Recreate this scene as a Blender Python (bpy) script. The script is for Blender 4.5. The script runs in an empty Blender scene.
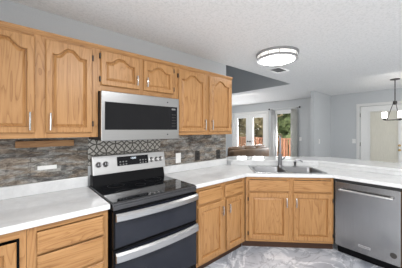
import bpy, bmesh, math, random
from mathutils import Vector, Matrix
random.seed(7)
C = bpy.context.scene.collection
PI = math.pi

# ------------------------------------------------------------------ camera
YAW = math.radians(48.93)          # heading measured from the +x axis
cam_d = bpy.data.cameras.new('camera')
cam = bpy.data.objects.new('camera', cam_d); C.objects.link(cam)
cam.location = (-0.509, -2.190, 1.438)
cam.rotation_euler = (PI/2, 0, YAW - PI/2)
cam_d.sensor_width = 36.0
cam_d.lens = 212.8/402*36.0
cam_d.shift_y = (129.67-134.0)/402
cam_d.clip_start = 0.05
bpy.context.scene.camera = cam

# ------------------------------------------------------------------ world, lights, exposure
world = bpy.data.worlds.new('sky'); bpy.context.scene.world = world
world.use_nodes = True
bg = world.node_tree.nodes['Background']
bg.inputs[0].default_value = (0.985, 0.985, 0.985, 1); bg.inputs[1].default_value = 1.15

def lamp_area(name, loc, direction, sx, sy, power, col=(1, 1, 1)):
    d = bpy.data.lights.new(name, 'AREA'); d.shape = 'RECTANGLE'; d.size = sx; d.size_y = sy
    d.energy = power; d.color = col
    o = bpy.data.objects.new(name, d); C.objects.link(o); o.location = loc
    o.rotation_euler = Vector(direction).to_track_quat('-Z', 'Z').to_euler()
    return o
sun_d = bpy.data.lights.new('sun', 'SUN'); sun_d.energy = 0.8; sun_d.angle = 0.02; sun_d.color = (1, .95, .87)
sun = bpy.data.objects.new('sun', sun_d); C.objects.link(sun)
sun.rotation_euler = Vector((0.45, 0.35, -0.9)).to_track_quat('-Z', 'Z').to_euler(); sun.location = (0, 0, 12)
# daylight at the french doors and tall window, then added unseen fills
lamp_area('window_light_french', (6.60, 2.85, 1.1), (-1, 0, 0.1), 1.3, 1.8, 120, (.95, .98, 1))
lamp_area('window_light_tall', (6.60, 1.45, 1.1), (-1, 0, 0.1), .5, 1.8, 50, (.95, .98, 1))
lamp_area('kitchen_fill', (0.35, -2.3, 2.40), (0, 0, -1), 1.1, .5, 50, (.98, .985, 1))  # added fill light without a fixture, lifts the left counter and floor
lamp_area('living_fill', (4.25, 2.4, 2.41), (.55, 0, -1), .5, 2.6, 55, (1, .985, .96))  # unseen fill added to brighten the far living room wall
lamp_area('west_fill', (-1.35, -2.0, 1.3), (1, 0, 0), 1.3, 2.2, 30, (.98, .99, 1))  # added light with no window, brightens the reflection in the dishwasher door
lamp_area('dining_fill', (4.4, -2.2, 2.41), (.5, 0, -1), .5, 1.6, 22, (1, .985, .96))  # fill light added to brighten the entry door and its wall
vs = bpy.context.scene.view_settings
vs.view_transform = 'Standard'; vs.look = 'None'; vs.gamma = 1.0; vs.exposure = 0.12
vs.use_curve_mapping = False

# ------------------------------------------------------------------ materials
def srgb(r, g, b):
    f = lambda c: (c/255/12.92) if c/255 <= 0.04045 else ((c/255+0.055)/1.055)**2.4
    return (f(r), f(g), f(b), 1)

class NT:
    def __init__(s, name):
        s.m = bpy.data.materials.new(name); s.m.use_nodes = True
        s.t = s.m.node_tree; s.b = s.t.nodes['Principled BSDF']; s.out = s.t.nodes['Material Output']
    def n(s, kind, **kw):
        x = s.t.nodes.new(kind)
        for k, v in kw.items():
            if k.startswith('i_'):
                x.inputs[k[2:].replace('_', ' ')].default_value = v
            else:
                setattr(x, k, v)
        return x
    def l(s, a, b): s.t.links.new(a, b)
    def coords(s, scale=(1, 1, 1), rnd=0.0, rot=(0, 0, 0)):
        tc = s.n('ShaderNodeTexCoord'); mp = s.n('ShaderNodeMapping')
        mp.inputs['Scale'].default_value = scale; mp.inputs['Rotation'].default_value = rot
        if rnd:
            oi = s.n('ShaderNodeObjectInfo'); ml = s.n('ShaderNodeMath', operation='MULTIPLY'); ml.inputs[1].default_value = rnd
            s.l(oi.outputs['Random'], ml.inputs[0])
            ad = s.n('ShaderNodeVectorMath', operation='ADD')
            s.l(tc.outputs['Object'], ad.inputs[0]); s.l(ml.outputs[0], ad.inputs[1]); s.l(ad.outputs[0], mp.inputs[0])
        else:
            s.l(tc.outputs['Object'], mp.inputs[0])
        return mp.outputs[0]
    def noise(s, vec, scale, detail=3, rough=.5, dist=0):
        x = s.n('ShaderNodeTexNoise'); x.inputs['Scale'].default_value = scale; x.inputs['Detail'].default_value = detail
        x.inputs['Roughness'].default_value = rough; x.inputs['Distortion'].default_value = dist
        s.l(vec, x.inputs['Vector']); return x.outputs['Fac']
    def ramp(s, fac, stops):
        x = s.n('ShaderNodeValToRGB'); e = x.color_ramp.elements
        while len(e) < len(stops): e.new(.5)
        for i, (p, c) in enumerate(stops):
            e[i].position = p; e[i].color = c
        s.l(fac, x.inputs[0]); return x.outputs[0]
    def mix(s, fac, a, b, mode='MIX'):
        x = s.n('ShaderNodeMix', data_type='RGBA', blend_type=mode)
        for v, i in ((fac, 0), (a, 6), (b, 7)):
            if hasattr(v, 'is_linked'): s.l(v, x.inputs[i])
            else: x.inputs[i].default_value = v
        return x.outputs[2]
    def math(s, op, a, b=None):
        x = s.n('ShaderNodeMath', operation=op)
        for i, v in enumerate((a, b)):
            if v is None: continue
            if hasattr(v, 'is_linked'): s.l(v, x.inputs[i])
            else: x.inputs[i].default_value = v
        return x.outputs[0]
    def col(s, c):
        if hasattr(c, 'is_linked'): s.l(c, s.b.inputs['Base Color'])
        else: s.b.inputs['Base Color'].default_value = c
    def bump(s, h, strength, dist=.002):
        x = s.n('ShaderNodeBump'); x.inputs['Strength'].default_value = strength; x.inputs['Distance'].default_value = dist
        s.l(h, x.inputs['Height']); s.l(x.outputs[0], s.b.inputs['Normal'])
    def set(s, rough=.5, metal=0, spec=None):
        s.b.inputs['Roughness'].default_value = rough; s.b.inputs['Metallic'].default_value = metal
        if spec is not None: s.b.inputs['Specular IOR Level'].default_value = spec

def plain(name, c, rough=.5, metal=0, var=.06, scale=12):
    k = NT(name); v = k.coords()
    f = k.noise(v, scale, 3)
    lo = tuple(x*(1-var) for x in c[:3])+(1,); hi = tuple(min(1, x*(1+var)) for x in c[:3])+(1,)
    k.col(k.ramp(f, [(.3, lo), (.7, hi)])); k.set(rough, metal); return k.m

def spec(m, v):
    m.node_tree.nodes['Principled BSDF'].inputs['Specular IOR Level'].default_value = v; return m

def oak(name, grain, tint=1.0):
    k = NT(name)
    sc = {'z': (34, 34, 2.2), 'x': (2.2, 34, 34)}[grain]
    v = k.coords(sc, rnd=9)
    fine = k.noise(v, 1.6, 7, .62, .5)
    sc2 = {'z': (9, 9, .9), 'x': (.9, 9, 9)}[grain]
    v2 = k.coords(sc2, rnd=17)
    big = k.noise(v2, 1.0, 2, .5, .6)
    rings = k.math('FRACT', k.math('MULTIPLY', big, 13.0))
    T = lambda r, g, b: srgb(r*tint, g*tint, b*tint)
    base = k.ramp(fine, [(.28, T(122, 80, 42)), (.44, T(164, 118, 71)), (.72, T(184, 138, 89))])
    ring = k.ramp(rings, [(0, T(126, 82, 44)), (.22, T(172, 126, 78)), (.6, T(190, 146, 97)), (1, T(182, 137, 88))])
    k.col(k.mix(.42, base, ring, 'MIX'))
    k.set(.36, 0, .4); k.bump(fine, .12, .001); return k.m

def steel(name, c, rough, aniso='x', var=.05):
    k = NT(name)
    v = k.coords({'x': (3, 60, 160), 'z': (160, 160, 2), 'y': (160, 3, 160)}[aniso])
    f = k.noise(v, 2, 3)
    lo = tuple(x*(1-var) for x in c[:3])+(1,); hi = tuple(min(1, x*(1+var)) for x in c[:3])+(1,)
    k.col(k.ramp(f, [(.3, lo), (.7, hi)])); k.set(rough, 1.0); return k.m

def mat_wall(name, c):
    k = NT(name); v = k.coords(); f = k.noise(v, 90, 2)
    lo = tuple(x*.97 for x in c[:3])+(1,)
    k.col(k.ramp(f, [(.35, lo), (.65, c)])); k.set(.75, 0, .3); k.bump(f, .15, .002); return k.m

def mat_ceiling():
    k = NT('ceiling_texture'); v = k.coords()
    f = k.noise(v, 42, 3, .6); g = k.noise(v, 90, 3, .6)
    h = k.math('ADD', k.math('MULTIPLY', f, .7), k.math('MULTIPLY', g, .5))
    k.col(k.ramp(h, [(.42, srgb(229, 230, 229)), (.62, srgb(244, 244, 243)), (.8, srgb(248, 248, 248))]))
    k.set(.9, 0, .2); k.bump(h, .26, .007); return k.m

def mat_floor():
    k = NT('floor_marble_tile'); v = k.coords((1, 1, 1), rot=(0, 0, .5))
    w = k.noise(v, 1.7, 6, .55, 1.2); d = k.noise(v, 1.6, 5, .55, .8)
    vein = k.math('ABSOLUTE', k.math('SUBTRACT', w, .5))
    base = k.ramp(d, [(.36, srgb(142, 147, 157)), (.5, srgb(176, 181, 190)), (.66, srgb(204, 208, 215))])
    vn = k.ramp(vein, [(0, (1, 1, 1, 1)), (.035, (0, 0, 0, 1)), (1, (0, 0, 0, 1))])
    c1 = k.mix(k.math('MULTIPLY', vn, .7), base, srgb(244, 246, 250))
    w2 = k.noise(v, 2.6, 6, .6, 1.5); v2 = k.math('ABSOLUTE', k.math('SUBTRACT', w2, .5))
    vn2 = k.ramp(v2, [(0, (1, 1, 1, 1)), (.025, (0, 0, 0, 1)), (1, (0, 0, 0, 1))])
    c2 = k.mix(k.math('MULTIPLY', vn2, .6), c1, srgb(112, 118, 130))
    tc = k.coords((1, 1, 1)); br = k.n('ShaderNodeTexBrick', offset=0.5)
    for nm, val in (('Scale', 1.0), ('Mortar Size', .0025), ('Brick Width', .61), ('Row Height', .305)): br.inputs[nm].default_value = val
    k.l(tc, br.inputs['Vector'])
    k.col(k.mix(k.math('MULTIPLY', br.outputs['Fac'], .35), c2, srgb(140, 140, 144)))
    k.set(.32, 0, .45); return k.m

def mat_counter():
    k = NT('white_marble_laminate'); v = k.coords((1, 1, 1), rot=(0, 0, .7))
    w = k.noise(v, 3.2, 7, .6, 1.2); d = k.noise(v, 6, 5, .6)
    vein = k.math('ABSOLUTE', k.math('SUBTRACT', w, .5))
    base = k.ramp(d, [(.3, srgb(216, 217, 217)), (.7, srgb(230, 231, 231))])
    vn = k.ramp(vein, [(0, (1, 1, 1, 1)), (.05, (0, 0, 0, 1)), (1, (0, 0, 0, 1))])
    k.col(k.mix(k.math('MULTIPLY', vn, .22), base, srgb(196, 196, 198)))
    k.set(.14, 0, .5); return k.m

def mat_stone():
    k = NT('stacked_stone_tile')
    tc = k.n('ShaderNodeTexCoord'); sp = k.n('ShaderNodeSeparateXYZ'); cb = k.n('ShaderNodeCombineXYZ')
    k.l(tc.outputs['Object'], sp.inputs[0]); k.l(sp.outputs[0], cb.inputs[0]); k.l(sp.outputs[2], cb.inputs[1])
    br = k.n('ShaderNodeTexBrick', offset=.43, squash=.6, squash_frequency=3)
    for nm, val in (('Scale', 1.0), ('Mortar Size', .0016), ('Brick Width', .21), ('Row Height', .047), ('Bias', 0.0)): br.inputs[nm].default_value = val
    br.inputs['Color1'].default_value = (0, 0, 0, 1); br.inputs['Color2'].default_value = (1, 1, 1, 1); br.inputs['Mortar'].default_value = (.5, .5, .5, 1)
    k.l(cb.outputs[0], br.inputs['Vector'])
    n1 = k.noise(k.coords((9, 9, 30)), 1.6, 8, .72, 1.6)
    n3 = k.noise(k.coords((4, 4, 9)), 1.5, 4, .6, .8)
    hue = k.noise(k.coords((3.5, 3, 16)), 1.4, 3, .6, .6)
    t_ = k.math('ADD', k.math('MULTIPLY', n1, .60), k.math('ADD', k.math('MULTIPLY', br.outputs['Color'], .11), k.math('MULTIPLY', n3, .36)))
    gray = k.ramp(t_, [(.36, srgb(48, 46, 46)), (.47, srgb(94, 93, 91)), (.55, srgb(140, 139, 135)), (.64, srgb(176, 176, 172)), (.74, srgb(214, 214, 208))])
    brown = k.ramp(t_, [(.36, srgb(44, 38, 34)), (.47, srgb(86, 76, 66)), (.55, srgb(126, 114, 101)), (.64, srgb(160, 148, 134)), (.74, srgb(200, 192, 180))])
    c = k.mix(k.ramp(hue, [(.42, (0, 0, 0, 1)), (.58, (1, 1, 1, 1))]), gray, brown)
    c = k.mix(k.math('MULTIPLY', br.outputs['Fac'], .35), c, srgb(58, 54, 50))
    k.col(c); k.set(.5, 0, .4)
    hh = k.math('SUBTRACT', n1, k.math('MULTIPLY', br.outputs['Fac'], .5)); k.bump(hh, .6, .008); return k.m

def mat_pattern():
    k = NT('embossed_metal_tile')
    tc = k.n('ShaderNodeTexCoord'); sp = k.n('ShaderNodeSeparateXYZ'); k.l(tc.outputs['Object'], sp.inputs[0])
    P = .125
    xx = k.math('MULTIPLY', k.math('ADD', sp.outputs[0], 3.02), .7071); zz = k.math('MULTIPLY', k.math('ADD', sp.outputs[2], -.06), .7071)
    u = k.math('FRACT', k.math('DIVIDE', k.math('ADD', xx, zz), P)); w = k.math('FRACT', k.math('DIVIDE', k.math('SUBTRACT', xx, zz), P))
    def ringd(cx, cz, r):
        a = k.math('SUBTRACT', u, cx); b = k.math('SUBTRACT', w, cz)
        d = k.math('SQRT', k.math('ADD', k.math('MULTIPLY', a, a), k.math('MULTIPLY', b, b)))
        return k.math('ABSOLUTE', k.math('SUBTRACT', d, r))
    m = None
    for cx in (0, 1):
        for cz in (0, 1):
            q = ringd(cx, cz, .7071); m = q if m is None else k.math('MINIMUM', m, q)
    def edge(t): return k.math('MINIMUM', t, k.math('SUBTRACT', 1, t))
    m = k.math('MINIMUM', m, k.math('MULTIPLY', k.math('MINIMUM', edge(u), edge(w)), .9))
    nz = k.noise(k.coords((30, 30, 30)), 1.5, 3)
    c = k.ramp(m, [(0, srgb(78, 75, 70)), (.03, srgb(96, 93, 88)), (.07, srgb(206, 203, 196)), (.22, srgb(160, 157, 150))])
    k.col(k.mix(k.math('MULTIPLY', nz, .35), c, srgb(96, 92, 86))); k.set(.42, .35); k.bump(m, .4, .01); return k.m

def mat_glass(name, tint=(1, 1, 1, 1), refl=1.0):
    k = NT(name); tr = k.n('ShaderNodeBsdfTransparent'); tr.inputs[0].default_value = tint
    gl = k.n('ShaderNodeBsdfGlossy'); gl.inputs['Roughness'].default_value = .03
    fr = k.n('ShaderNodeFresnel'); fr.inputs[0].default_value = 1.45
    ms = k.n('ShaderNodeMixShader'); k.l(k.math('MULTIPLY', fr.outputs[0], .6*refl), ms.inputs[0])
    k.l(tr.outputs[0], ms.inputs[1]); k.l(gl.outputs[0], ms.inputs[2]); k.l(ms.outputs[0], k.out.inputs[0]); return k.m

def mat_emit(name, c, strength):
    k = NT(name); k.col(c); k.b.inputs['Emission Color'].default_value = c; k.b.inputs['Emission Strength'].default_value = strength
    k.set(.4); return k.m

def mat_fabric_translucent(name, c):
    k = NT(name); d = k.n('ShaderNodeBsdfDiffuse'); t = k.n('ShaderNodeBsdfTranslucent'); ms = k.n('ShaderNodeMixShader')
    f = k.noise(k.coords((60, 60, 4)), 2, 2); cc = k.ramp(f, [(.3, tuple(x*.92 for x in c[:3])+(1,)), (.7, c)])
    k.l(cc, d.inputs[0]); k.l(cc, t.inputs[0]); ms.inputs[0].default_value = .5
    k.l(d.outputs[0], ms.inputs[1]); k.l(t.outputs[0], ms.inputs[2]); k.l(ms.outputs[0], k.out.inputs[0]); return k.m

def mat_leaf(name, a, b, sc=3):
    k = NT(name); f = k.noise(k.coords(), sc, 5, .7); k.col(k.ramp(f, [(.35, a), (.65, b)])); k.set(.8); k.bump(f, 1, .2); return k.m

M = dict(
    oak_v=oak('oak_upright_grain', 'z'), oak_h=oak('oak_level_grain', 'x'),
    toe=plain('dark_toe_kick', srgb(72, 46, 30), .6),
    raw=oak('bare_wood', 'x', .93),
    wall=mat_wall('gray_wall_paint', srgb(199, 202, 204)), wallw=mat_wall('white_trim_paint', srgb(226, 226, 224)),
    ceil=mat_ceiling(), floor=mat_floor(), counter=mat_counter(), stone=mat_stone(), pattern=mat_pattern(),
    steel=steel('brushed_steel', (.37, .368, .365), .28), hsteel=steel('handle_steel', (.52, .518, .515), .3), gsteel=steel('backguard_steel', (.50, .498, .495), .3), steel_z=steel('brushed_steel_upright', (.50, .49, .48), .34, 'z'),
    steel_y=steel('brushed_steel_dishwasher', (.325, .323, .321), .18, 'z'),
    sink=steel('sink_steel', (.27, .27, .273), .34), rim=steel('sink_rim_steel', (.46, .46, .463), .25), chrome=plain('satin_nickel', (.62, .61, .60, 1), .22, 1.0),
    fauc=plain('faucet_nickel', (.27, .27, .28, 1), .3, 1.0),
    black=spec(plain('black_enamel', (.006, .006, .007, 1), .2), .12), blackm=plain('black_plastic', (.015, .015, .016, 1), .55),
    bglass=spec(plain('black_glass', (.010, .011, .013, 1), .05), 1.0), dglass=spec(plain('dark_oven_glass', (.016, .018, .026, 1), .10), .36),
    mwglass=spec(plain('microwave_window', (.010, .010, .011, 1), .12), .14),
    bsteel=plain('black_steel_band', (.10, .10, .105, 1), .28, .8),
    white=plain('white_plastic', srgb(232, 232, 230), .4), brass=plain('brass', (.62, .45, .2, 1), .3, 1.0),
    bronze=plain('dark_bronze', (.05, .046, .045, 1), .4, .7), dark_hinge=plain('dark_hinge_metal', (.05, .04, .035, 1), .4, .8),
    grayplate=plain('dark_plate', srgb(52, 49, 46), .4), label=plain('gray_marking', srgb(120, 120, 120), .5),
    emblem=plain('dark_emblem', srgb(62, 62, 64), .4), leather=plain('brown_leather', srgb(112, 88, 66), .5, 0, .2, 6),
    door=mat_wall('door_paint', srgb(240, 240, 238)), glass=mat_glass('window_glass'),
    lamp=mat_emit('lamp_diffuser', (1, .97, .93, 1), 14), lampside=mat_emit('lamp_side_glass', (1, .97, .93, 1), .55),
    shade=mat_emit('frosted_shade', (1, .97, .92, 1), 8), bracket=plain('lamp_frame_nickel', (.36, .36, .36, 1), .4, .6),
    curtain=mat_fabric_translucent('white_curtain', (.94, .94, .94, 1)), sheer=mat_fabric_translucent('gray_curtain', (.84, .84, .81, 1)),
    frosted=mat_fabric_translucent('cream_door_blind', (.88, .87, .81, 1)),
    deck=plain('orange_stained_wood', srgb(190, 138, 108), .6, 0, .15, 9),
    grass=mat_leaf('lawn', srgb(84, 92, 56), srgb(116, 118, 78), 2), bark=plain('bark', srgb(96, 80, 66), .9, 0, .3, 5),
    leafg=mat_leaf('green_leaves', srgb(86, 106, 64), srgb(176, 192, 136)), leafb=mat_leaf('olive_leaves', srgb(104, 98, 66), srgb(186, 172, 132)),
    siding=plain('gray_siding', srgb(104, 114, 128), .7), roof=plain('gray_shingles', srgb(92, 92, 98), .8), display=spec(plain('dark_display', (.008, .008, .01, 1), .15), .15),
    digits=mat_emit('display_digits', (.8, .9, 1, 1), .9),
)

# ------------------------------------------------------------------ mesh helpers
class MB:
    def __init__(s): s.bm = bmesh.new()
    def box(s, x0, x1, y0, y1, z0, z1, bev=0, seg=2):
        r = bmesh.ops.create_cube(s.bm, size=1); vs_ = r['verts']
        for v in vs_:
            v.co = Vector(((x0+x1)/2+v.co.x*(x1-x0), (y0+y1)/2+v.co.y*(y1-y0), (z0+z1)/2+v.co.z*(z1-z0)))
        if bev:
            es = list({e for v in vs_ for e in v.link_edges})
            bmesh.ops.bevel(s.bm, geom=es, offset=bev, segments=seg, affect='EDGES', profile=.5)
        return s
    def loops(s, loops, cap0=True, cap1=True):
        L = [[s.bm.verts.new(p) for p in lp] for lp in loops]
        n = len(L[0])
        for a, b in zip(L, L[1:]):
            for i in range(n): s.bm.faces.new((a[i], a[(i+1) % n], b[(i+1) % n], b[i]))
        if cap0: s.bm.faces.new(L[0][::-1])
        if cap1: s.bm.faces.new(L[-1])
        return s
    def prism(s, poly, z0, z1, axis='z'):
        def P(a, b, c):
            return {'z': (a, b, c), 'y': (a, c, b), 'x': (c, a, b)}[axis]
        return s.loops([[P(a, b, z0) for a, b in poly], [P(a, b, z1) for a, b in poly]])
    def lathe(s, prof, c=(0, 0, 0), axis='z', seg=28):
        lps = []
        for r, h in prof:
            lp = []
            for i in range(seg):
                t = 2*PI*i/seg; a, b = max(r, 1e-5)*math.cos(t), max(r, 1e-5)*math.sin(t)
                q = {'z': (a, b, h), 'y': (a, h, b), 'x': (h, a, b)}[axis]
                lp.append((c[0]+q[0], c[1]+q[1], c[2]+q[2]))
            lps.append(lp)
        return s.loops(lps)
    def tube(s, pts, r, seg=10):
        pts = [Vector(p) for p in pts]; rs = r if isinstance(r, (list, tuple)) else [r]*len(pts)
        lps = []; up = None
        for i, p in enumerate(pts):
            t = (pts[min(i+1, len(pts)-1)]-pts[max(i-1, 0)]).normalized()
            if up is None:
                up = t.orthogonal().normalized()
            up = (up-t*up.dot(t)).normalized(); w = t.cross(up)
            lps.append([tuple(p+rs[i]*(math.cos(2*PI*j/seg)*up+math.sin(2*PI*j/seg)*w)) for j in range(seg)])
        return s.loops(lps)
    def slab(s, outer, holes, z0, z1):
        es = []
        for lp in [outer]+holes:
            v = [s.bm.verts.new((x, y, z1)) for x, y in lp]
            es += [s.bm.edges.new((v[i], v[(i+1) % len(v)])) for i in range(len(v))]
        r = bmesh.ops.triangle_fill(s.bm, use_beauty=True, use_dissolve=False, edges=es)
        fs = [g for g in r['geom'] if isinstance(g, bmesh.types.BMFace)]
        x = bmesh.ops.extrude_face_region(s.bm, geom=fs)
        for v in [g for g in x['geom'] if isinstance(g, bmesh.types.BMVert)]: v.co.z = z0
        return s
    def build(s, name, mat, parent=None, loc=(0, 0, 0), smooth=False, bevel=0, label=None):
        bmesh.ops.recalc_face_normals(s.bm, faces=s.bm.faces)
        me = bpy.data.meshes.new(name); s.bm.to_mesh(me); s.bm.free()
        me.materials.append(M[mat] if isinstance(mat, str) else mat)
        if smooth:
            for p in me.polygons: p.use_smooth = True
        o = bpy.data.objects.new(name, me); C.objects.link(o); o.location = loc
        if parent: o.parent = parent
        if bevel:
            b = o.modifiers.new('bevel', 'BEVEL'); b.width = bevel; b.segments = 2; b.limit_method = 'ANGLE'; b.angle_limit = .7
        if smooth and not bevel:
            try: me.set_sharp_from_angle(angle=.7)
            except Exception: pass
        if label: o['label'] = label
        return o

def tag(o, label, cat, group=None):
    o['label'] = label; o['category'] = cat
    if group: o['group'] = group
    return o
def thing(name, label, cat, loc=(0, 0, 0), rz=0, group=None):
    o = bpy.data.objects.new(name, None); C.objects.link(o); o.location = loc; o.rotation_euler = (0, 0, rz)
    o.empty_display_size = .1
    return tag(o, label, cat, group)
def struct(name, mb, mat, **k):
    o = mb.build(name, mat, **k); o['kind'] = 'structure'; return o
def copy_tree(o, parent=None):
    c = o.copy(); C.objects.link(c)
    if parent: c.parent = parent
    for ch in list(o.children): copy_tree(ch, c)
    return c

# ------------------------------------------------------------------ the room shell
H = 2.424; XW = -1.22; XE = 6.374; YS = -4.6; YN = 5.2; XEND = 1.907; XG = 3.969; WT = .13
struct('floor', MB().box(XW, XE+.13, YS, YN, -.06, 0), 'floor')
struct('ceiling', MB().box(XW, XE+.13, YS, 0, H, H+.12).box(XG, XE+.13, 0, YN, H, H+.12), 'ceil')
struct('ceiling_living', MB().box(XW, XG, .0, YN, 3.75, 3.85), 'ceil')
struct('wall_north', MB().box(XW-.1, XEND, 0, WT, 0, H), 'wall')
struct('wall_gable', MB().box(XG, XG+.1, 0, YN, H+.12, 3.75).box(XG-.004, XG, 0, YN, H, 3.75), 'wall')
struct('wall_upper', MB().box(XW, XG, -.10, 0, H+.12, 3.75), 'wall')
struct('wall_living', MB().box(XW-.1, XE+.13, YN, YN+.1, 0, 3.75), 'wall')
struct('wall_partition', MB().box(5.20, XE, -.015, .075, 0, H), 'wall')

def wall_openings(name, axis, c0, c1, a0, a1, z1, ops):
    mb = MB(); ops = sorted(ops); cur = a0
    def put(p, q, za, zb):
        if q-p < 1e-4 or zb-za < 1e-4: return
        if axis == 'x': mb.box(c0, c1, p, q, za, zb)
        else: mb.box(p, q, c0, c1, za, zb)
    for (p, q, za, zb) in ops:
        put(cur, p, 0, z1); put(p, q, 0, za); put(p, q, zb, z1); cur = q
    put(cur, a1, 0, z1)
    return struct(name, mb, 'wall')
FD = (2.075, 3.625, 0, 2.05); TW = (1.14, 1.76, .10, 2.04); ED = (-1.66, -.70, 0, 2.05)
wall_openings('wall_east', 'x', XE, XE+.13, YS, YN, H, [FD, TW, ED])
struct('wall_west', MB().box(XW-.1, XW, -1.35, 0, 0, H), 'wall')
struct('wall_west_living', MB().box(XW-.1, XW, 0, YN, 0, 3.75), 'wall')

def frame_rect(mb, axis, c0, c1, a0, a1, z0, z1, w, bottom=True):
    B = (lambda p, q, r, s_: mb.box(c0, c1, p, q, r, s_)) if axis == 'x' else (lambda p, q, r, s_: mb.box(p, q, c0, c1, r, s_))
    B(a0, a0+w, z0, z1); B(a1-w, a1, z0, z1); B(a0+w, a1-w, z1-w, z1)
    if bottom: B(a0+w, a1-w, z0, z0+w)
    return mb
# tall window in the living room
w = struct('window_1', frame_rect(MB(), 'x', XE+.02, XE+.09, TW[0], TW[1], TW[2], TW[3], .05), 'wallw')
frame_rect(MB(), 'x', XE-.018, XE-.001, TW[0]-.06, TW[1]+.06, TW[2]-.06, TW[3]+.06, .06).build('window_casing', 'wallw', w)
MB().box(XE+.05, XE+.058, TW[0]+.05, TW[1]-.05, TW[2]+.05, TW[3]-.05).build('pane', 'glass', w)
# french doors
w = struct('door_1', frame_rect(MB(), 'x', XE-.018, XE+.001, FD[0]-.08, FD[1]+.08, 0, FD[3]+.08, .08, False), 'wallw')
for s_, (y0, y1) in enumerate([(2.08, 2.848), (2.852, 3.62)]):
    mb = MB(); a, b = y0+.165, y1-.165
    mb.box(XE+.03, XE+.075, y0, a, .01, 2.045).box(XE+.03, XE+.075, b, y1, .01, 2.045).box(XE+.03, XE+.075, a, b, .01, .30).box(XE+.03, XE+.075, a, b, 1.90, 2.045)
    d = mb.build('door_leaf', 'door', w)
    MB().box(XE+.048, XE+.056, a, b, .30, 1.90).build('pane', 'glass', d)
    ky = 2.80 if s_ == 0 else 2.905
    MB().lathe([(.0, 0), (.022, -.003), (.026, -.015), (.03, -.03), (.03, -.05), (.018, -.062), (0, -.064)], (XE+.03, ky, .98), 'x', 16).build('door_knob', 'bronze', d, smooth=True)
# entry door
w = struct('door_2', frame_rect(MB(), 'x', XE-.018, XE+.001, ED[0]-.07, ED[1]+.07, 0, ED[3]+.07, .07, False), 'wallw')
mb = MB(); y0, y1 = ED[0]+.006, ED[1]-.012; a, b = y0+.20, y1-.20
mb.box(XE+.03, XE+.075, y0, a, .01, 2.045).box(XE+.03, XE+.075, b, y1, .01, 2.045).box(XE+.03, XE+.075, a, b, .01, .26).box(XE+.03, XE+.075, a, b, 1.90, 2.045)
d = mb.build('door_leaf', 'door', w)
frame_rect(MB(), 'x', XE+.02, XE+.035, a-.03, b+.03, .23, 1.93, .03).build('lite_frame', 'door', d)
MB().box(XE+.048, XE+.056, a, b, .26, 1.90).build('frosted_pane', 'frosted', d)
for z in (1.06, .95):
    MB().lathe([(0, 0), (.028, -.002), (.028, -.012), (.016, -.02), (.022, -.04), (.02, -.05), (0, -.052)], (XE+.03, -1.475, z), 'x', 16).build('door_knob' if z < 1 else 'deadbolt', 'brass', d, smooth=True)
for z in (1.82, 1.05, .25):
    MB().box(XE+.018, XE+.03, ED[1]-.012, ED[1]-.002, z-.05, z+.05).build('hinge', 'dark_hinge', d)

# ------------------------------------------------------------------ base units, worktops
def pull(parent, x, z, length=.11, y=-.02, mat='chrome'):
    mb = MB(); h = length/2; pts = []
    for i in range(9):
        t = -1+2*i/8; pts.append((x, y-.026-.006*(1-t*t), z+t*h))
    mb.tube(pts, .0062, 8)
    for t in (-.72, .72): mb.tube([(x, y, z+t*h), (x, y-.028, z+t*h)], .005, 8)
    return mb.build('pull', mat, parent, smooth=True)

def arch(t):
    t = (abs(t)-.10)/.68
    return 1.0 if t <= 0 else (.5*(1+math.cos(PI*t)) if t < 1 else 0.0)
def door_loop(w, h, st, ins, ah, y, x0, z0):
    a, b = st+ins, w-st-ins; zb = st+ins; zs = h-st-ah-ins
    N = 24; lp = [(x0+a, y, z0+zb), (x0+b, y, z0+zb)]
    for i in range(N+1):
        t = 1-2*i/N; x = (a+b)/2+t*(b-a)/2
        lp.append((x0+x, y, z0+zs+ah*arch(t)))
    return lp
def outer_loop(w, h, ins, y, x0, z0):
    N = 24; lp = [(x0+ins, y, z0+ins), (x0+w-ins, y, z0+ins)]
    for i in range(N+1): lp.append((x0+ins+(w-2*ins)*(1-i/N), y, z0+h-ins))
    return lp
def door(parent, x0, z0, w, h, ah=.05, pull_side=None, pull_z=None, hinge_side=None, hz=None, st=.055, label=None, plen=.11):
    T = .020
    d = MB().loops([door_loop(w, h, st, .0, ah, 0, x0, z0)[:]], False, False) if False else None
    mb = MB()
    seq = [outer_loop(w, h, .010, -.001, x0, z0), outer_loop(w, h, 0, -T+.009, x0, z0), outer_loop(w, h, 0, -T+.006, x0, z0), outer_loop(w, h, .006, -T, x0, z0),
           door_loop(w, h, st, -.005, ah, -T, x0, z0), door_loop(w, h, st, -.001, ah, -T+.004, x0, z0), door_loop(w, h, st, 0, ah, -.003, x0, z0), door_loop(w, h, st, 0, ah, -.001, x0, z0)]
    mb.loops(seq, False, False)
    # back ring
    d = mb.build('door', 'oak_v', parent)
    pn = MB()
    pn.loops([door_loop(w, h, st, .0005, ah, -.001, x0, z0), door_loop(w, h, st, .0005, ah, -.0025, x0, z0), door_loop(w, h, st, .006, ah, -.003, x0, z0),
              door_loop(w, h, st, .022, ah, -.0135, x0, z0), door_loop(w, h, st, .025, ah, -.0135, x0, z0)], True, True)
    pn.build('door_panel', 'oak_v', d)
    if pull_side:
        px = x0+(.027 if pull_side == 'l' else w-.027)
        pull(d, px, z0+pull_z, plen)
    if hinge_side:
        hx = x0-.004 if hinge_side == 'l' else x0+w+.004
        for z in (hz or (.07, h-.07)):
            MB().box(hx-.006, hx+.006, -.017, -.0005, z0+z-.022, z0+z+.022, .002, 1).build('hinge', 'dark_hinge', d)
    return d
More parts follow.
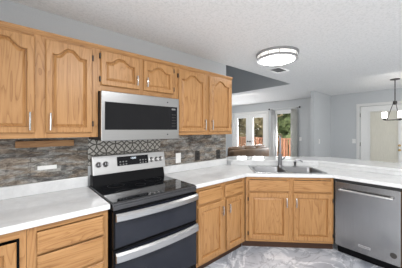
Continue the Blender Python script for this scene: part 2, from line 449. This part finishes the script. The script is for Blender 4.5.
def drawer(parent, x0, z0, w, h, name='drawer_front'):
    mb = MB(); T = .02
    R = lambda i, y: [(x0+i, y, z0+i), (x0+w-i, y, z0+i), (x0+w-i, y, z0+h-i), (x0+i, y, z0+h-i)]
    mb.loops([R(.010, -.001), R(0, -.011), R(0, -.013), R(.004, -.017), R(.014, -T), R(.02, -T)])
    return mb.build(name, 'oak_h', parent)
def face_frame(parent, W, z0, z1, stiles, rails):
    """stiles: (x0,x1) upright boards, rails: (x0,x1,za,zb)"""
    for a, b in stiles: MB().box(a, b, 0, .019, z0, z1).build('face_frame_stile', 'oak_v', parent)
    for a, b, c, d in rails: MB().box(a, b, .0005, .019, c, d).build('face_frame_rail', 'oak_h', parent)
FR = -.61                      # plane of the base cabinets' face frames
CT = .876                      # underside of the worktops
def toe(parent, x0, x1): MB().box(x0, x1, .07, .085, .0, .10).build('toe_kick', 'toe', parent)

# drawer base, left of the range
t = thing('drawer_base_cabinet', 'oak base cabinet with a stack of drawers, left of the range', 'cabinet', (-.46, FR, 0))
W = .447
MB().box(0, W, .02, .60, .10, CT-.002).build('cabinet_body', 'oak_v', t)
face_frame(t, W, .10, CT-.002, [(0, .045), (W-.03, W)], [(.045, W-.03, .84, CT-.002), (.045, W-.03, .10, .135), (.045, W-.03, .695, .715), (.045, W-.03, .51, .54), (.045, W-.03, .32, .345)])
toe(t, 0, W)
for z, h in ((.708, .128), (.532, .162), (.340, .178), (.125, .20)):
    drawer(t, .045, z, .372, h)
# corner base with inset door
t = thing('corner_base_cabinet', 'oak corner base cabinet whose dark-gapped door is cut off at the bottom left', 'cabinet', (-1.20, FR, 0))
W = .738
MB().box(0, W, .03, .60, .10, CT-.002).build('cabinet_body', 'black', t, label='cabinet body colored black for the shade in the door gap')  # black color on the body stands in for shade around the door
face_frame(t, W, .10, CT-.002, [(0, .06), (W-.048+.018, W)], [(.06, W-.03, .825, CT-.002), (.06, W-.03, .10, .125)])
toe(t, 0, W)
door(t, .075, .14, .62, .672, 0.0, None)
# base beside the range (right)
t = thing('base_cabinet', 'oak base cabinet with two drawers over two narrow doors, right of the range', 'cabinet', (.770, FR, 0))
W = .792
MB().box(0, W-.02, .02, .60, .10, CT-.002).build('cabinet_body', 'oak_v', t)
face_frame(t, W, .10, CT-.002, [(0, .05), (.375, .455), (W-.045, W)], [(.05, .375, .84, CT-.002), (.455, W-.045, .84, CT-.002), (.05, .375, .67, .71), (.455, W-.045, .67, .71), (.05, .375, .10, .14), (.455, W-.045, .10, .14)])
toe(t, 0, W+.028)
drawer(t, .050, .702, .330, .134); drawer(t, .434, .702, .312, .134)
door(t, .050, .128, .352, .552, 0, 'r', .455, None, st=.05, plen=.095)
door(t, .456, .128, .298, .552, 0, 'l', .455, None, st=.05, plen=.095)
# diagonal sink base
SINK = thing('sink_base_cabinet', 'oak corner cabinet under the sink, set diagonally with two doors and two false drawers', 'cabinet', (1.58, -.61, 0), -PI/4)
W = 1.018
MB().box(.01, W-.01, .02, .55, .10, .66).build('cabinet_body', 'oak_v', SINK)
face_frame(SINK, W, .10, CT-.002, [(0, .05), (.485, .575), (W-.03, W)], [(.05, .485, .84, CT-.002), (.575, W-.03, .84, CT-.002), (.05, .485, .67, .71), (.575, W-.03, .67, .71), (.05, .485, .10, .14), (.575, W-.03, .10, .14)])
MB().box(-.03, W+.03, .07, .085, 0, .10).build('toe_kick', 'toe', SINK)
drawer(SINK, .034, .702, .482, .134, 'false_drawer_front'); drawer(SINK, .556, .702, .444, .134, 'false_drawer_front')
door(SINK, .034, .128, .466, .556, 0, 'r', .455, 'l', (.07, .48), st=.055)
door(SINK, .556, .128, .444, .556, 0, 'l', .455, 'r', (.07, .48), st=.055)

# worktops
lc = thing('left_countertop', 'white marble-look countertop left of the range with a low upstand', 'countertop', (0, 0, 0))
MB().box(XW+.01, -.004, -.640, -.006, CT, .914).build('counter_slab', 'counter', lc, bevel=.006)
MB().box(XW+.01, -.004, -.026, -.006, .9145, 1.008).build('upstand', 'counter', lc, bevel=.004)

ND = Vector((1, 1, 0)).normalized(); SD = Vector((1, -1, 0)).normalized(); O0 = Vector((1.58, -.61, 0))
def DG(s, d, z=0): v = O0+SD*s+ND*d; return (v.x, v.y, z)       # s along the diagonal front, d away from it
def DG2(s, d): return DG(s, d)[:2]
YP = -2.45
rc = thing('peninsula_countertop', 'white marble-look countertop running from the range around the sink over the dishwasher', 'countertop')
outer = [(.768, -.006), (.768, -.640), (1.568, -.640), (2.262, -1.334), (2.262, YP), (2.788, YP), (2.788, -.992), (1.898, -.102), (1.898, -.006)]
SX0, SX1, SY0, SY1 = .105, .975, .022, .515       # sink outline in s, d
sc_ = [DG2(SX0+.02, SY0+.02), DG2(SX1-.02, SY0+.02), DG2(SX1-.02, SY1-.02), DG2(SX0+.02, SY1-.02)]
MB().slab(outer, [sc_], CT, .914).build('counter_slab', 'counter', rc, bevel=.006)
MB().box(.768, 1.895, -.026, -.006, .9145, 1.005).build('upstand', 'counter', rc, bevel=.004)

# half wall and raised bar ledge
struct('wall_peninsula', MB().prism([(2.80, -.978), (2.80, YP), (2.92, YP), (2.92, -.925)], 0, .958), 'wall')
struct('wall_corner', MB().prism([(1.915, -.085), (2.799, -.969), (2.918, -.922), (1.995, .0), (1.915, .0)], 0, .958), 'wall')
bl = thing('bar_ledge', 'long white bar ledge raised behind the sink, catching window reflections', 'ledge')
MB().prism([(1.912, -.125), (2.775, -.988), (2.775, YP), (3.37, YP), (3.37, -.935), (2.27, .165), (1.912, .165)], .960, .992).build('ledge_top', 'counter', bl, bevel=.006)
MB().prism([(1.902, -.100), (2.790, -.988), (2.790, YP), (2.799, YP), (2.799, -.982), (1.910, -.093)], .9145, .9595).build('upstand', 'counter', bl)

# ------------------------------------------------------------------ sink, faucet, dispenser
sk = thing('double_sink', 'stainless drop-in double bowl sink set into the diagonal corner counter', 'sink', O0, -PI/4)
def rrect(x0, x1, y0, y1, r, z, n=5):
    lp = []
    for cx, cy, a in ((x1-r, y1-r, 0), (x0+r, y1-r, PI/2), (x0+r, y0+r, PI), (x1-r, y0+r, 3*PI/2)):
        for i in range(n): t = a+PI/2*i/(n-1); lp.append((cx+r*math.cos(t), cy+r*math.sin(t), z))
    return lp
B1 = (SX0+.035, .518, SY0+.035, SY1-.10); B2 = (.552, SX1-.035, SY0+.035, SY1-.10)
mb = MB()
mb.slab([p[:2] for p in rrect(SX0, SX1, SY0, SY1, .03, 0)], [[p[:2] for p in rrect(*B1, .05, 0)], [p[:2] for p in rrect(*B2, .05, 0)]], .9150, .9215)
mb.build('sink_rim', 'rim', sk, bevel=.002)
for b in (B1, B2):
    mb = MB(); x0, x1, y0, y1 = b
    I = lambda i, r, z: rrect(x0+i, x1-i, y0+i, y1-i, r, z)
    mb.loops([I(.0, .05, .921), I(.003, .05, .914), I(.010, .05, .80), I(.025, .045, .762), I(.06, .04, .755)], False, True)
    bo = mb.build('bowl', 'sink', sk, smooth=True)
    MB().lathe([(.045, .0), (.045, .004), (.03, .005), (.028, .001), (0, .001)], ((x0+x1)/2, (y0+y1)/2, .7555), 'z', 20).build('drain', 'chrome', bo, smooth=True)
fa = thing('faucet', 'tall gray pull-down gooseneck faucet standing behind the middle of the sink', 'faucet', DG(.540, .452, .922), -1.07)
MB().lathe([(.0, 0), (.036, 0), (.036, .010), (.028, .018), (.025, .17), (.026, .178), (.0, .181)]).build('faucet_body', 'fauc', fa, smooth=True)
pts = [(0, 0, .15), (0, 0, .34)]+[(0, -.085+.085*math.cos(a), .34+.085*math.sin(a)) for a in [PI*i/10 for i in range(1, 11)]]+[(0, -.17, .31)]
MB().tube(pts, .013, 12).build('spout', 'fauc', fa, smooth=True)
MB().lathe([(0, .0), (.017, .0), (.019, .02), (.015, .09), (.013, .095), (0, .095)], (0, -.17, .22), 'z', 16).build('spray_head', 'fauc', fa, smooth=True)
MB().tube([(.02, 0, .10), (.045, 0, .11), (.075, 0, .15)], [.011, .008, .006], 8).build('lever', 'fauc', fa, smooth=True)
so = thing('soap_dispenser', 'small gray soap dispenser on the sink deck, right of the tall faucet', 'dispenser', DG(.745, .46, .922), -PI/4)
MB().lathe([(0, 0), (.022, 0), (.022, .006), (.014, .012), (.014, .045), (.018, .05), (.018, .075), (0, .078)], seg=16).build('pump_base', 'fauc', so, smooth=True)
MB().tube([(0, 0, .078), (.035, -.01, .094), (.075, -.02, .086), (.095, -.025, .068)], [.013, .012, .010, .008], 8).build('spout', 'fauc', so, smooth=True)

# ------------------------------------------------------------------ dishwasher and panel
dw = thing('dishwasher', 'stainless steel dishwasher with bar handle, built under the peninsula countertop', 'dishwasher', (2.30, -1.352, 0), -PI/2)
DWW = .560
MB().box(.0, DWW, .03, .47, .11, CT-.004).build('tub', 'blackm', dw)
MB().box(.0, DWW, -.02, .028, .112, .842, .004).build('door', 'steel_y', dw)
MB().box(.0, DWW, -.012, .028, .846, CT-.004).build('control_strip', 'blackm', dw)
MB().box(.0, DWW, .075, .09, .0, .108).build('kick_plate', 'black', dw)
mb = MB(); mb.tube([(.052, -.062, .762), (.508, -.062, .762)], .013, 12)
hd = mb.build('handle', 'chrome', dw, smooth=True)
for a in (.058, .482): MB().box(a, a+.02, -.062, -.0205, .752, .772, .003).build('handle_post', 'chrome', hd)
pl = MB().box(.222, .328, -.0225, -.0205, .178, .204, .0008, 1).build('name_plate', 'chrome', dw, label='bright name plate')
def lettering(txt, size, loc, parent, mat, name='lettering', rot=(PI/2, 0, 0)):
    cu = bpy.data.curves.new(name, 'FONT'); cu.body = txt; cu.size = size; cu.extrude = .0004; cu.align_x = 'CENTER'; cu.align_y = 'CENTER'
    tmp = bpy.data.objects.new(name+'_tmp', cu); C.objects.link(tmp)
    bpy.context.view_layer.update()
    me = bpy.data.meshes.new_from_object(tmp.evaluated_get(bpy.context.evaluated_depsgraph_get()))
    bpy.data.objects.remove(tmp); me.materials.append(M[mat])
    o = bpy.data.objects.new(name, me); C.objects.link(o); o.location = loc; o.rotation_euler = rot; o.parent = parent; return o
lettering('KitchenAid', .019, (.275, -.0232, .191), pl, 'emblem')
MB().lathe([(0, 0), (.027, 0), (.027, -.0015), (0, -.0015)], (.505, -.0205, .203), 'y', 24).build('round_sticker', 'grayplate', dw, label='round gray sticker')
ep = thing('end_cabinet', 'oak end cabinet right of the dishwasher, only its front edge showing', 'cabinet', (2.30, -1.917, 0), -PI/2)
MB().box(.0, .50, .0, .47, .10, CT-.002).build('cabinet_body', 'oak_v', ep)
MB().box(.0, .50, .06, .075, 0, .10).build('toe_kick', 'toe', ep)
door(ep, .04, .13, .42, .70, 0, 'l', .6)

# ------------------------------------------------------------------ range
rg = thing('double_oven_range', 'freestanding stainless and black range with two oven doors and glass cooktop', 'range', (0, 0, 0))
X0, X1 = .004, .760
MB().box(X0, X1, -.63, -.03, .03, .900).build('range_body', 'black', rg)
for x in (X0+.04, X1-.04):
    for y in (-.58, -.08): MB().lathe([(0, 0), (.018, 0), (.018, .03), (0, .03)], (x, y, 0), 'z', 10).build('foot', 'blackm', rg)
MB().box(X0-.002, X1+.002, -.655, -.03, .902, .922, .005).build('cooktop', 'bglass', rg)
MB().box(X0, X1, -.672, -.631, .866, .9015, .006).box(X0, X1, -.672, -.656, .902, .918, .004).build('front_band', 'bsteel', rg)
for cx, cy, r in ((.19, -.47, .10), (.57, -.47, .115), (.19, -.19, .075), (.57, -.19, .085), (.38, -.30, .05)):
    MB().loops([[(cx+q*math.cos(2*PI*i/48), cy+q*math.sin(2*PI*i/48), z_) for i in range(48)] for q, z_ in ((r-.0025, .9221), (r-.0025, .9224), (r, .9224), (r, .9221), (r-.0025, .9221))], False, False).build('burner_ring', 'grayplate', rg)
def oven_door(z0, z1):
    d = MB().box(X0, X1, -.675, -.632, z0, z1, .004).build('oven_door', 'black', rg)
    MB().box(X0+.012, X1-.012, -.6785, -.6752, z0+.012, z1-.012, .001, 1).build('oven_glass', 'dglass', d)
    return d
d1 = oven_door(.594, .862); d2 = oven_door(.190, .588)
MB().box(X0, X1, -.668, -.632, .045, .184, .004).build('storage_drawer', 'black', rg)
def ribbon_handle(d, zc, hh):
    n = 20; front = []; lps = []
    for i in range(n+1):
        t = i/n; x = X0+.010+t*(X1-X0-.02); b = .020+.030*math.sin(PI*t)**.7
        y = -.680-b
        lps.append([(x, y, zc-hh), (x, y-.012, zc-hh+.008), (x, y-.012, zc+hh-.014), (x, y+.004, zc+hh), (x, y+.012, zc+hh), (x, y+.012, zc-hh)])
    m = MB().loops(lps)
    h = m.build('handle', 'hsteel', d, bevel=0)
    for a in (X0+.012, X1-.034): MB().box(a, a+.022, -.700, -.679, zc-hh*.8, zc+hh*.8).build('handle_bracket', 'hsteel', h)
ribbon_handle(d1, .824, .028); ribbon_handle(d2, .545, .034)
# backguard: leaning panel
MB().prism([(-.03, .9225), (-.118, .9225), (-.092, 1.018), (-.03, 1.018)], X0+.008, X1-.008, 'x').build('backguard_base', 'black', rg)
MB().prism([(-.028, 1.0185), (-.100, 1.0185), (-.066, 1.192), (-.028, 1.192)], X0+.014, X1+.018, 'x').build('backguard', 'gsteel', rg, bevel=.004)
LN = math.atan2(.034, .1735)
def bgp(x, z, off=0):                 # a point on the leaning panel
    y = -.100+(z-1.0185)/.1735*.034
    return (x, y-off*math.cos(LN), z+off*math.sin(LN))
e = MB().box(-.165, .165, -.003, .0, -.045, .045, .001, 1).build('display_panel', 'display', rg, loc=bgp(.405, 1.125, .001)); e.rotation_euler = (-LN, 0, 0)
for j in range(2):
    for i in range(3):
        for s_ in (-1, 1):
            b = MB().box(-.008, .008, -.0012, 0, -.006, .006).build('touch_key', 'label', e, loc=(s_*(.075+.03*i), -.0031, -.02+.026*j-.012))
lettering('12:00', .026, (0, -.0036, .022), e, 'digits', 'clock_digits')
for x in (.070, .132, .610, .668, .722):
    k = MB().lathe([(0, 0), (.026, 0), (.026, -.006), (.021, -.010), (.019, -.030), (.015, -.034), (0, -.034)], (0, 0, 0), 'y', 20).build('knob', 'fauc' if x < .2 else 'chrome', rg, loc=bgp(x, 1.112, .001), smooth=True)
    k.rotation_euler = (-LN, 0, 0)
    MB().box(-.004, .004, -.040, -.0345, -.018, .018, .001, 1).build('grip', 'bronze' if x < .2 else 'chrome', k)

# ------------------------------------------------------------------ microwave
mw = thing('microwave', 'stainless over-the-range microwave with dark window under the short cabinet', 'microwave', (0, 0, 0))
Z0, Z1 = 1.346, 1.750
MB().box(.003, .752, -.372, -.014, Z0+.004, Z1).build('case', 'blackm', mw)
df = MB().box(.003, .752, -.400, -.373, Z0, Z1, .004).build('door', 'steel', mw)
MB().box(.030, .640, -.4035, -.4005, 1.437, 1.664, .001, 1).build('window', 'mwglass', df)
cp = MB().box(.6405, .728, -.4035, -.4005, 1.437, 1.664, .001, 1).build('control_panel', 'display', mw)
MB().box(.662, .706, -.4045, -.4036, 1.632, 1.648).build('clock_display', 'label', cp)
for r_ in range(5):
    for c_ in range(3):
        MB().box(.664+c_*.016, .674+c_*.016, -.4043, -.4036, 1.470+r_*.028, 1.478+r_*.028).build('key', 'grayplate', cp)
for z in (1.705, 1.392): MB().lathe([(0, 0), (.007, 0), (.007, -.002), (0, -.002)], (.615, -.4005, z), 'y', 16).build('emblem', 'emblem', df)
MB().box(.05, .70, -.36, -.06, Z0-.003, Z0+.0035).build('vent_grille', 'blackm', mw)

# ------------------------------------------------------------------ wall cabinets
UF = -.325
def wall_cabinet(name, label, x0, W, z0, z1, doors, ah, pz, hz=None, plen=.12):
    t = thing(name, label, 'cabinet', (x0, UF, z0)); h = z1-z0
    MB().box(0, W, .02, .318, .012, h-.002).build('cabinet_body', 'oak_v', t)
    (a0, w0, _), (a1, w1, _) = doors
    face_frame(t, W, 0, h-.0, [(0, a0+.012), (a0+w0-.012, a1+.012), (a1+w1-.012, W)],
               [(a0+.012, a0+w0-.012, h-.06, h), (a1+.012, a1+w1-.012, h-.06, h), (a0+.012, a0+w0-.012, 0, .05), (a1+.012, a1+w1-.012, 0, .05)])
    MB().prism([(.019, h-.030), (-.004, h-.030), (-.016, h-.008), (-.016, h), (.019, h)], 0, W, 'x').build('top_trim', 'oak_h', t)
    for i, (a, w_, _) in enumerate(doors):
        door(t, a, .036 if h > .5 else .048, w_, (h-.085 if h > .5 else h-.090), ah, 'r' if i == 0 else 'l', pz, 'l' if i == 0 else 'r', hz, st=.044, plen=plen)
    return t
wall_cabinet('wall_cabinet', 'large oak wall cabinet left of the microwave with two arched doors', -.752, .7505, 1.379, 2.130, [(.040, .303, 0), (.402, .303, 0)], .055, .080)
wall_cabinet('wall_cabinet', 'short oak wall cabinet mounted directly above the microwave', -.001, .7675, 1.757, 2.130, [(.018, .332, 0), (.394, .335, 0)], .045, .075, (.05, .24), .085)
wall_cabinet('wall_cabinet', 'oak wall cabinet right of the microwave, ending at the open living room', .767, .893, 1.379, 2.130, [(.024, .388, 0), (.472, .382, 0)], .055, .080)

# ------------------------------------------------------------------ backsplash and things on the wall
tag(MB().box(XW+.01, -.001, -.005, -.0005, 1.009, 1.371).build('stone_backsplash', 'stone'), 'stacked stone tile backsplash on the wall left of the range', 'backsplash')
tag(MB().box(.766, 1.895, -.005, -.0005, 1.006, 1.371).build('stone_backsplash', 'stone'), 'stacked stone tile backsplash on the wall right of the range', 'backsplash')
tag(MB().box(.0, .765, -.007, -.0005, 1.10, 1.349).build('metal_tile_panel', 'pattern'), 'embossed silver patterned panel on the wall behind the range', 'backsplash')
tag(MB().box(-.512, -.118, -.030, -.0055, 1.296, 1.348, .003).build('wood_board', 'raw'), 'plain wooden strip on the stone backsplash under the left wall cabinet', 'board')
tag(MB().box(-.375, -.243, -.011, -.0055, 1.106, 1.140, .003).build('white_strip', 'white'), 'small white horizontal strip stuck on the stone backsplash left of the range', 'strip')
def plate(name, label, x, z, w, h, mat, inner, cat):
    t = thing(name, label, cat, (x, -.0055, z))
    MB().box(-w/2, w/2, -.006, 0, -h/2, h/2, .002).build('cover_plate', mat, t)
    if inner == 'rocker': MB().box(-.016, .016, -.009, -.0062, -.032, .032, .001, 1).build('rocker', mat, t)
    else:
        for z_ in (-.025, .025): MB().box(-.016, .016, -.009, -.0062, z_-.016, z_+.016, .003, 1).build('socket', inner, t)
plate('light_switch', 'white switch plate on the stone backsplash just right of the range', 1.018, 1.086, .075, .122, 'white', 'rocker', 'switch')
plate('wall_outlet', 'dark outlet on the stone backsplash, nearer the white switch plate', 1.327, 1.09, .080, .132, 'grayplate', 'blackm', 'outlet')
plate('wall_outlet', 'dark outlet on the stone backsplash near the end of the wall', 1.729, 1.08, .080, .130, 'grayplate', 'blackm', 'outlet')
def side_plate(label, x, y, z, axis):
    t = thing('light_switch', label, 'switch', (x, y, z), PI/2 if axis == 'x' else 0)
    if axis == 'x': t.rotation_euler = (0, 0, -PI/2)
    MB().box(-.04, .04, -.007, 0, -.06, .06, .002).build('cover_plate', 'white', t)
    MB().box(-.012, .012, -.012, -.0072, -.025, .025, .002, 1).build('rocker', 'white', t)
side_plate('white switch plate on the gray wall beside the right curtain', XE-.001, .86, 1.14, 'x')
side_plate('white switch plate on the gray wall left of the entry door', XE-.001, -.575, 1.13, 'x')
side_plate('white switch plate on the short side wall by the foyer', 5.50, -.016, 1.13, 'y')

# ------------------------------------------------------------------ ceiling things
cl = thing('ceiling_light', 'round flush-mount ceiling light glowing white above the sink', 'lamp', (2.048, -0.756, H))
MB().lathe([(0, 0), (.262, 0), (.262, -.022), (.255, -.026), (0, -.026)], seg=56).build('ceiling_pan', 'bracket', cl, smooth=True)
MB().lathe([(0, -.0265), (.246, -.0265), (.240, -.068), (0, -.068)], seg=56).build('side_glass', 'lampside', cl, smooth=True)
mb = MB(); mb.lathe([(.2265, -.0685), (.2505, -.0655), (.2525, -.088), (.2265, -.088)], seg=56)
lf = mb.build('lower_ring', 'bracket', cl, smooth=True)
for i in range(12):
    a = 2*PI*i/12+.1; c, s_ = math.cos(a), math.sin(a)
    MB().tube([(.249*c, .249*s_, -.024), (.246*c, .246*s_, -.07)], .004, 6).build('spoke', 'bracket', lf)
MB().lathe([(0, -.0685), (.2255, -.0685), (.2255, -.084), (.20, -.094), (.12, -.100), (0, -.102)], seg=56).build('diffuser', 'lamp', cl, smooth=True)
vt = thing('ceiling_vent', 'gray slatted air vent in the ceiling beyond the round light', 'vent', (2.755, -.385, H))
frame = MB(); frame.box(-.165, .165, -.115, -.08, -.008, 0).box(-.165, .165, .08, .115, -.008, 0).box(-.165, -.13, -.08, .08, -.008, 0).box(.13, .165, -.08, .08, -.008, 0)
frame.build('frame', 'white', vt)
MB().box(-.13, .13, -.08, .08, -.002, 0).build('duct_back', 'blackm', vt)
sl = MB()
for i in range(9): y = -.072+i*.018; sl.loops([[(-.13, y, -.002), (-.13, y+.010, -.009), (-.13, y+.012, -.008), (-.13, y+.003, -.002)], [(.13, y, -.002), (.13, y+.010, -.009), (.13, y+.012, -.008), (.13, y+.003, -.002)]])
sl.build('slats', 'label', vt)
ch = thing('chandelier', 'dark bronze chandelier with white glass shades hanging before the entry door', 'lamp', (5.06, -1.548, H))
MB().lathe([(0, 0), (.075, 0), (.075, -.014), (.02, -.022), (0, -.022)], seg=24).build('canopy', 'bronze', ch, smooth=True)
MB().tube([(0, 0, -.02), (0, 0, -.44)], .0085, 10).build('rod', 'bronze', ch, smooth=True)
MB().lathe([(0, -.43), (.03, -.43), (.034, -.47), (.02, -.50), (0, -.50)], seg=16).build('hub', 'bronze', ch, smooth=True)
ang0 = math.radians(96.5)
for i in range(3):
    a = ang0+2*PI*i/3; c, s_ = math.cos(a), math.sin(a); R = .155
    ar = MB().tube([(.02*c, .02*s_, -.45), (.07*c, .07*s_, -.62), (.115*c, .115*s_, -.79)], .006, 8).tube([(.0*c, .0*s_, -.795), (R*c, R*s_, -.795)], .010, 8).build('arm', 'bronze', ch, smooth=True)
    MB().lathe([(0, -.795), (.022, -.795), (.028, -.775), (.02, -.762), (0, -.762)], (R*c, R*s_, 0), 'z', 14).build('shade_holder', 'bronze', ar, smooth=True)
    MB().lathe([(.024, -.760), (.038, -.750), (.040, -.64), (.037, -.64), (.035, -.748), (.022, -.756)], (R*c, R*s_, 0), 'z', 20).build('shade', 'shade', ar, smooth=True)

# ------------------------------------------------------------------ living room
sf = thing('sofa', 'brown leather sofa seen from behind in the living room beyond the bar', 'sofa', (4.02, 1.62, 0))
L = 1.80
MB().box(.0, L, .0, .22, .10, .86, .06, 3).build('back_panel', 'leather', sf, smooth=True)
for i in range(3): MB().box(.06+i*.56, .06+i*.56+.56, .08, .34, .48, .945, .08, 4).build('back_cushion', 'leather', sf, smooth=True)
MB().box(.02, L-.02, .225, .90, .10, .30, .02).build('base', 'leather', sf)
for i in range(2): MB().box(.16+i*.74, .16+i*.74+.738, .345, .93, .305, .475, .04, 3).build('seat_cushion', 'leather', sf, smooth=True)
for x in (-.06, L-.12): MB().box(x, x+.20, .23, .94, .08, .68, .07, 4).build('arm', 'leather', sf, smooth=True)
for x in (.08, L-.08):
    for y in (.08, .84): MB().lathe([(0, 0), (.025, 0), (.03, .10), (0, .10)], (x, y, 0), 'z', 10).build('foot', 'bronze', sf)
cr = thing('curtain_rod', 'curtain rod with dark ball ends above the tall window', 'rod', (XE-.09, 1.37, 2.16))
MB().tube([(0, -.50, 0), (0, .52, 0)], .007, 10).build('rod', 'wallw', cr, smooth=True)
for y in (-.525, .545): MB().lathe([(0, -.03), (.02, -.022), (.03, 0), (.02, .022), (0, .03)], (0, y, 0), 'y', 12).build('finial', 'bronze', cr, smooth=True)
for y in (-.44, .46): MB().tube([(0, y, -.012), (.045, y, -.02), (.089, y, -.02)], .008, 8).build('bracket', 'bronze', cr)
def curtain(y0, y1, label, mat, folds):
    n = 60; lps = []
    for z in (.03, .6, 1.2, 1.8, 2.115):
        lps.append([(XE-.085+.022*math.sin(2*PI*folds*i/n+z*.4), y0+(y1-y0)*i/n, z) for i in range(n+1)])
    mb = MB(); V = [[mb.bm.verts.new(p) for p in lp] for lp in lps]
    for a, b in zip(V, V[1:]):
        for i in range(n): mb.bm.faces.new((a[i], a[i+1], b[i+1], b[i]))
    o = mb.build('curtain', mat, smooth=True); s_ = o.modifiers.new('thickness', 'SOLIDIFY'); s_.thickness = .004
    return tag(o, label, 'curtain', None)
curtain(1.735, 1.855, 'bright white curtain panel left of the tall window, beside the french doors', 'curtain', 4)
curtain(.92, 1.13, 'grayish sheer curtain panel right of the tall window', 'sheer', 4)

# ------------------------------------------------------------------ outdoors, seen through the glass
gl = MB().box(6.6, 40, -25, 30, -.40, -.30).build('lawn', 'grass'); gl['kind'] = 'structure'
dk = MB().box(6.52, 9.0, -.2, 5.6, -.16, -.06).build('deck_floor', 'deck'); dk['kind'] = 'structure'
rl = thing('deck_railing', 'orange-stained wooden railing at the edge of the deck outside', 'railing', (8.9, 0, -.06))
MB().box(-.05, .05, -.2, 5.6, 1.05, 1.10).build('top_rail', 'deck', rl)
MB().box(-.02, .02, -.2, 5.6, .10, .16).build('bottom_rail', 'deck', rl)
for i in range(5): MB().box(-.045, .045, -.2+i*1.4275, -.2+i*1.4275+.09, 0, 1.05).build('post', 'deck', rl)
for i in range(44):
    y = -.07+i*.125
    MB().box(-.016, .016, y, y+.055, .16, 1.05).build('baluster', 'deck', rl)
def tree(label, x, y, h, r, leaf, seed):
    rnd = random.Random(seed); t = thing('tree', label, 'tree', (x, y, -.31), 0, 'trees beyond the deck')
    MB().tube([(0, 0, 0), (.05, .05, h*.3), (0, .1, h*.75)], [.16, .13, .05], 8).build('trunk', 'bark', t)
    mb = MB()
    for k in range(24):
        c = Vector((rnd.uniform(-r, r)*.8, rnd.uniform(-r, r)*.8, h*.06+rnd.random()*h*.92)); q = r*rnd.uniform(.35, .6)
        rr = bmesh.ops.create_icosphere(mb.bm, subdivisions=3, radius=q)
        for v in rr['verts']: v.co = v.co*(1+rnd.uniform(-.22, .22))+c
    mb.build('crown', leaf, t)
for i, a in enumerate([(13.5, 9.4, 7, 1.5, 'leafb'), (18.5, 12.6, 8.5, 1.9, 'leafb'), (12.6, 6.1, 6.5, 1.1, 'leafb'), (19, 7.6, 6, 1.4, 'leafg'), (12.2, 3.6, 5.2, .75, 'leafg'), (24, 15.5, 9, 2.2, 'leafb'), (33, 23, 9, 2.4, 'leafb')]):
    tree('leafy tree outside, seen through the french doors' if a[4] == 'leafb' else 'bright green tree outside, seen through the tall window', *a[:4], a[4], 30+i)
hs = thing('neighbor_house', 'pale gray-blue building far beyond the deck, seen through the tall window', 'building', (30, 12.4, -.31))
MB().box(-2, 2, -4, 4, 0, 2.6).build('wall', 'siding', hs)
MB().prism([(-2.4, 2.6), (2.4, 2.6), (0, 3.6)], -4.2, 4.2, 'y').build('roof', 'roof', hs)

hg = thing('hedge', 'long olive hedge far beyond the deck, closing the view behind the trees', 'hedge', (38, 14, -.31))
mb = MB(); rnd = random.Random(5)
for k in range(60):
    rr = bmesh.ops.create_icosphere(mb.bm, subdivisions=2, radius=rnd.uniform(1.4, 2.2)); c = Vector((rnd.uniform(-.6, .6), -16+k*.55, rnd.uniform(.8, 4.5)))
    for v in rr['verts']: v.co = v.co*(1+rnd.uniform(-.2, .2))+c
mb.build('foliage', 'leafb', hg)
MB().tube([(0, 0, 0), (0, 0, 2)], .12, 8).build('stem', 'bark', hg)
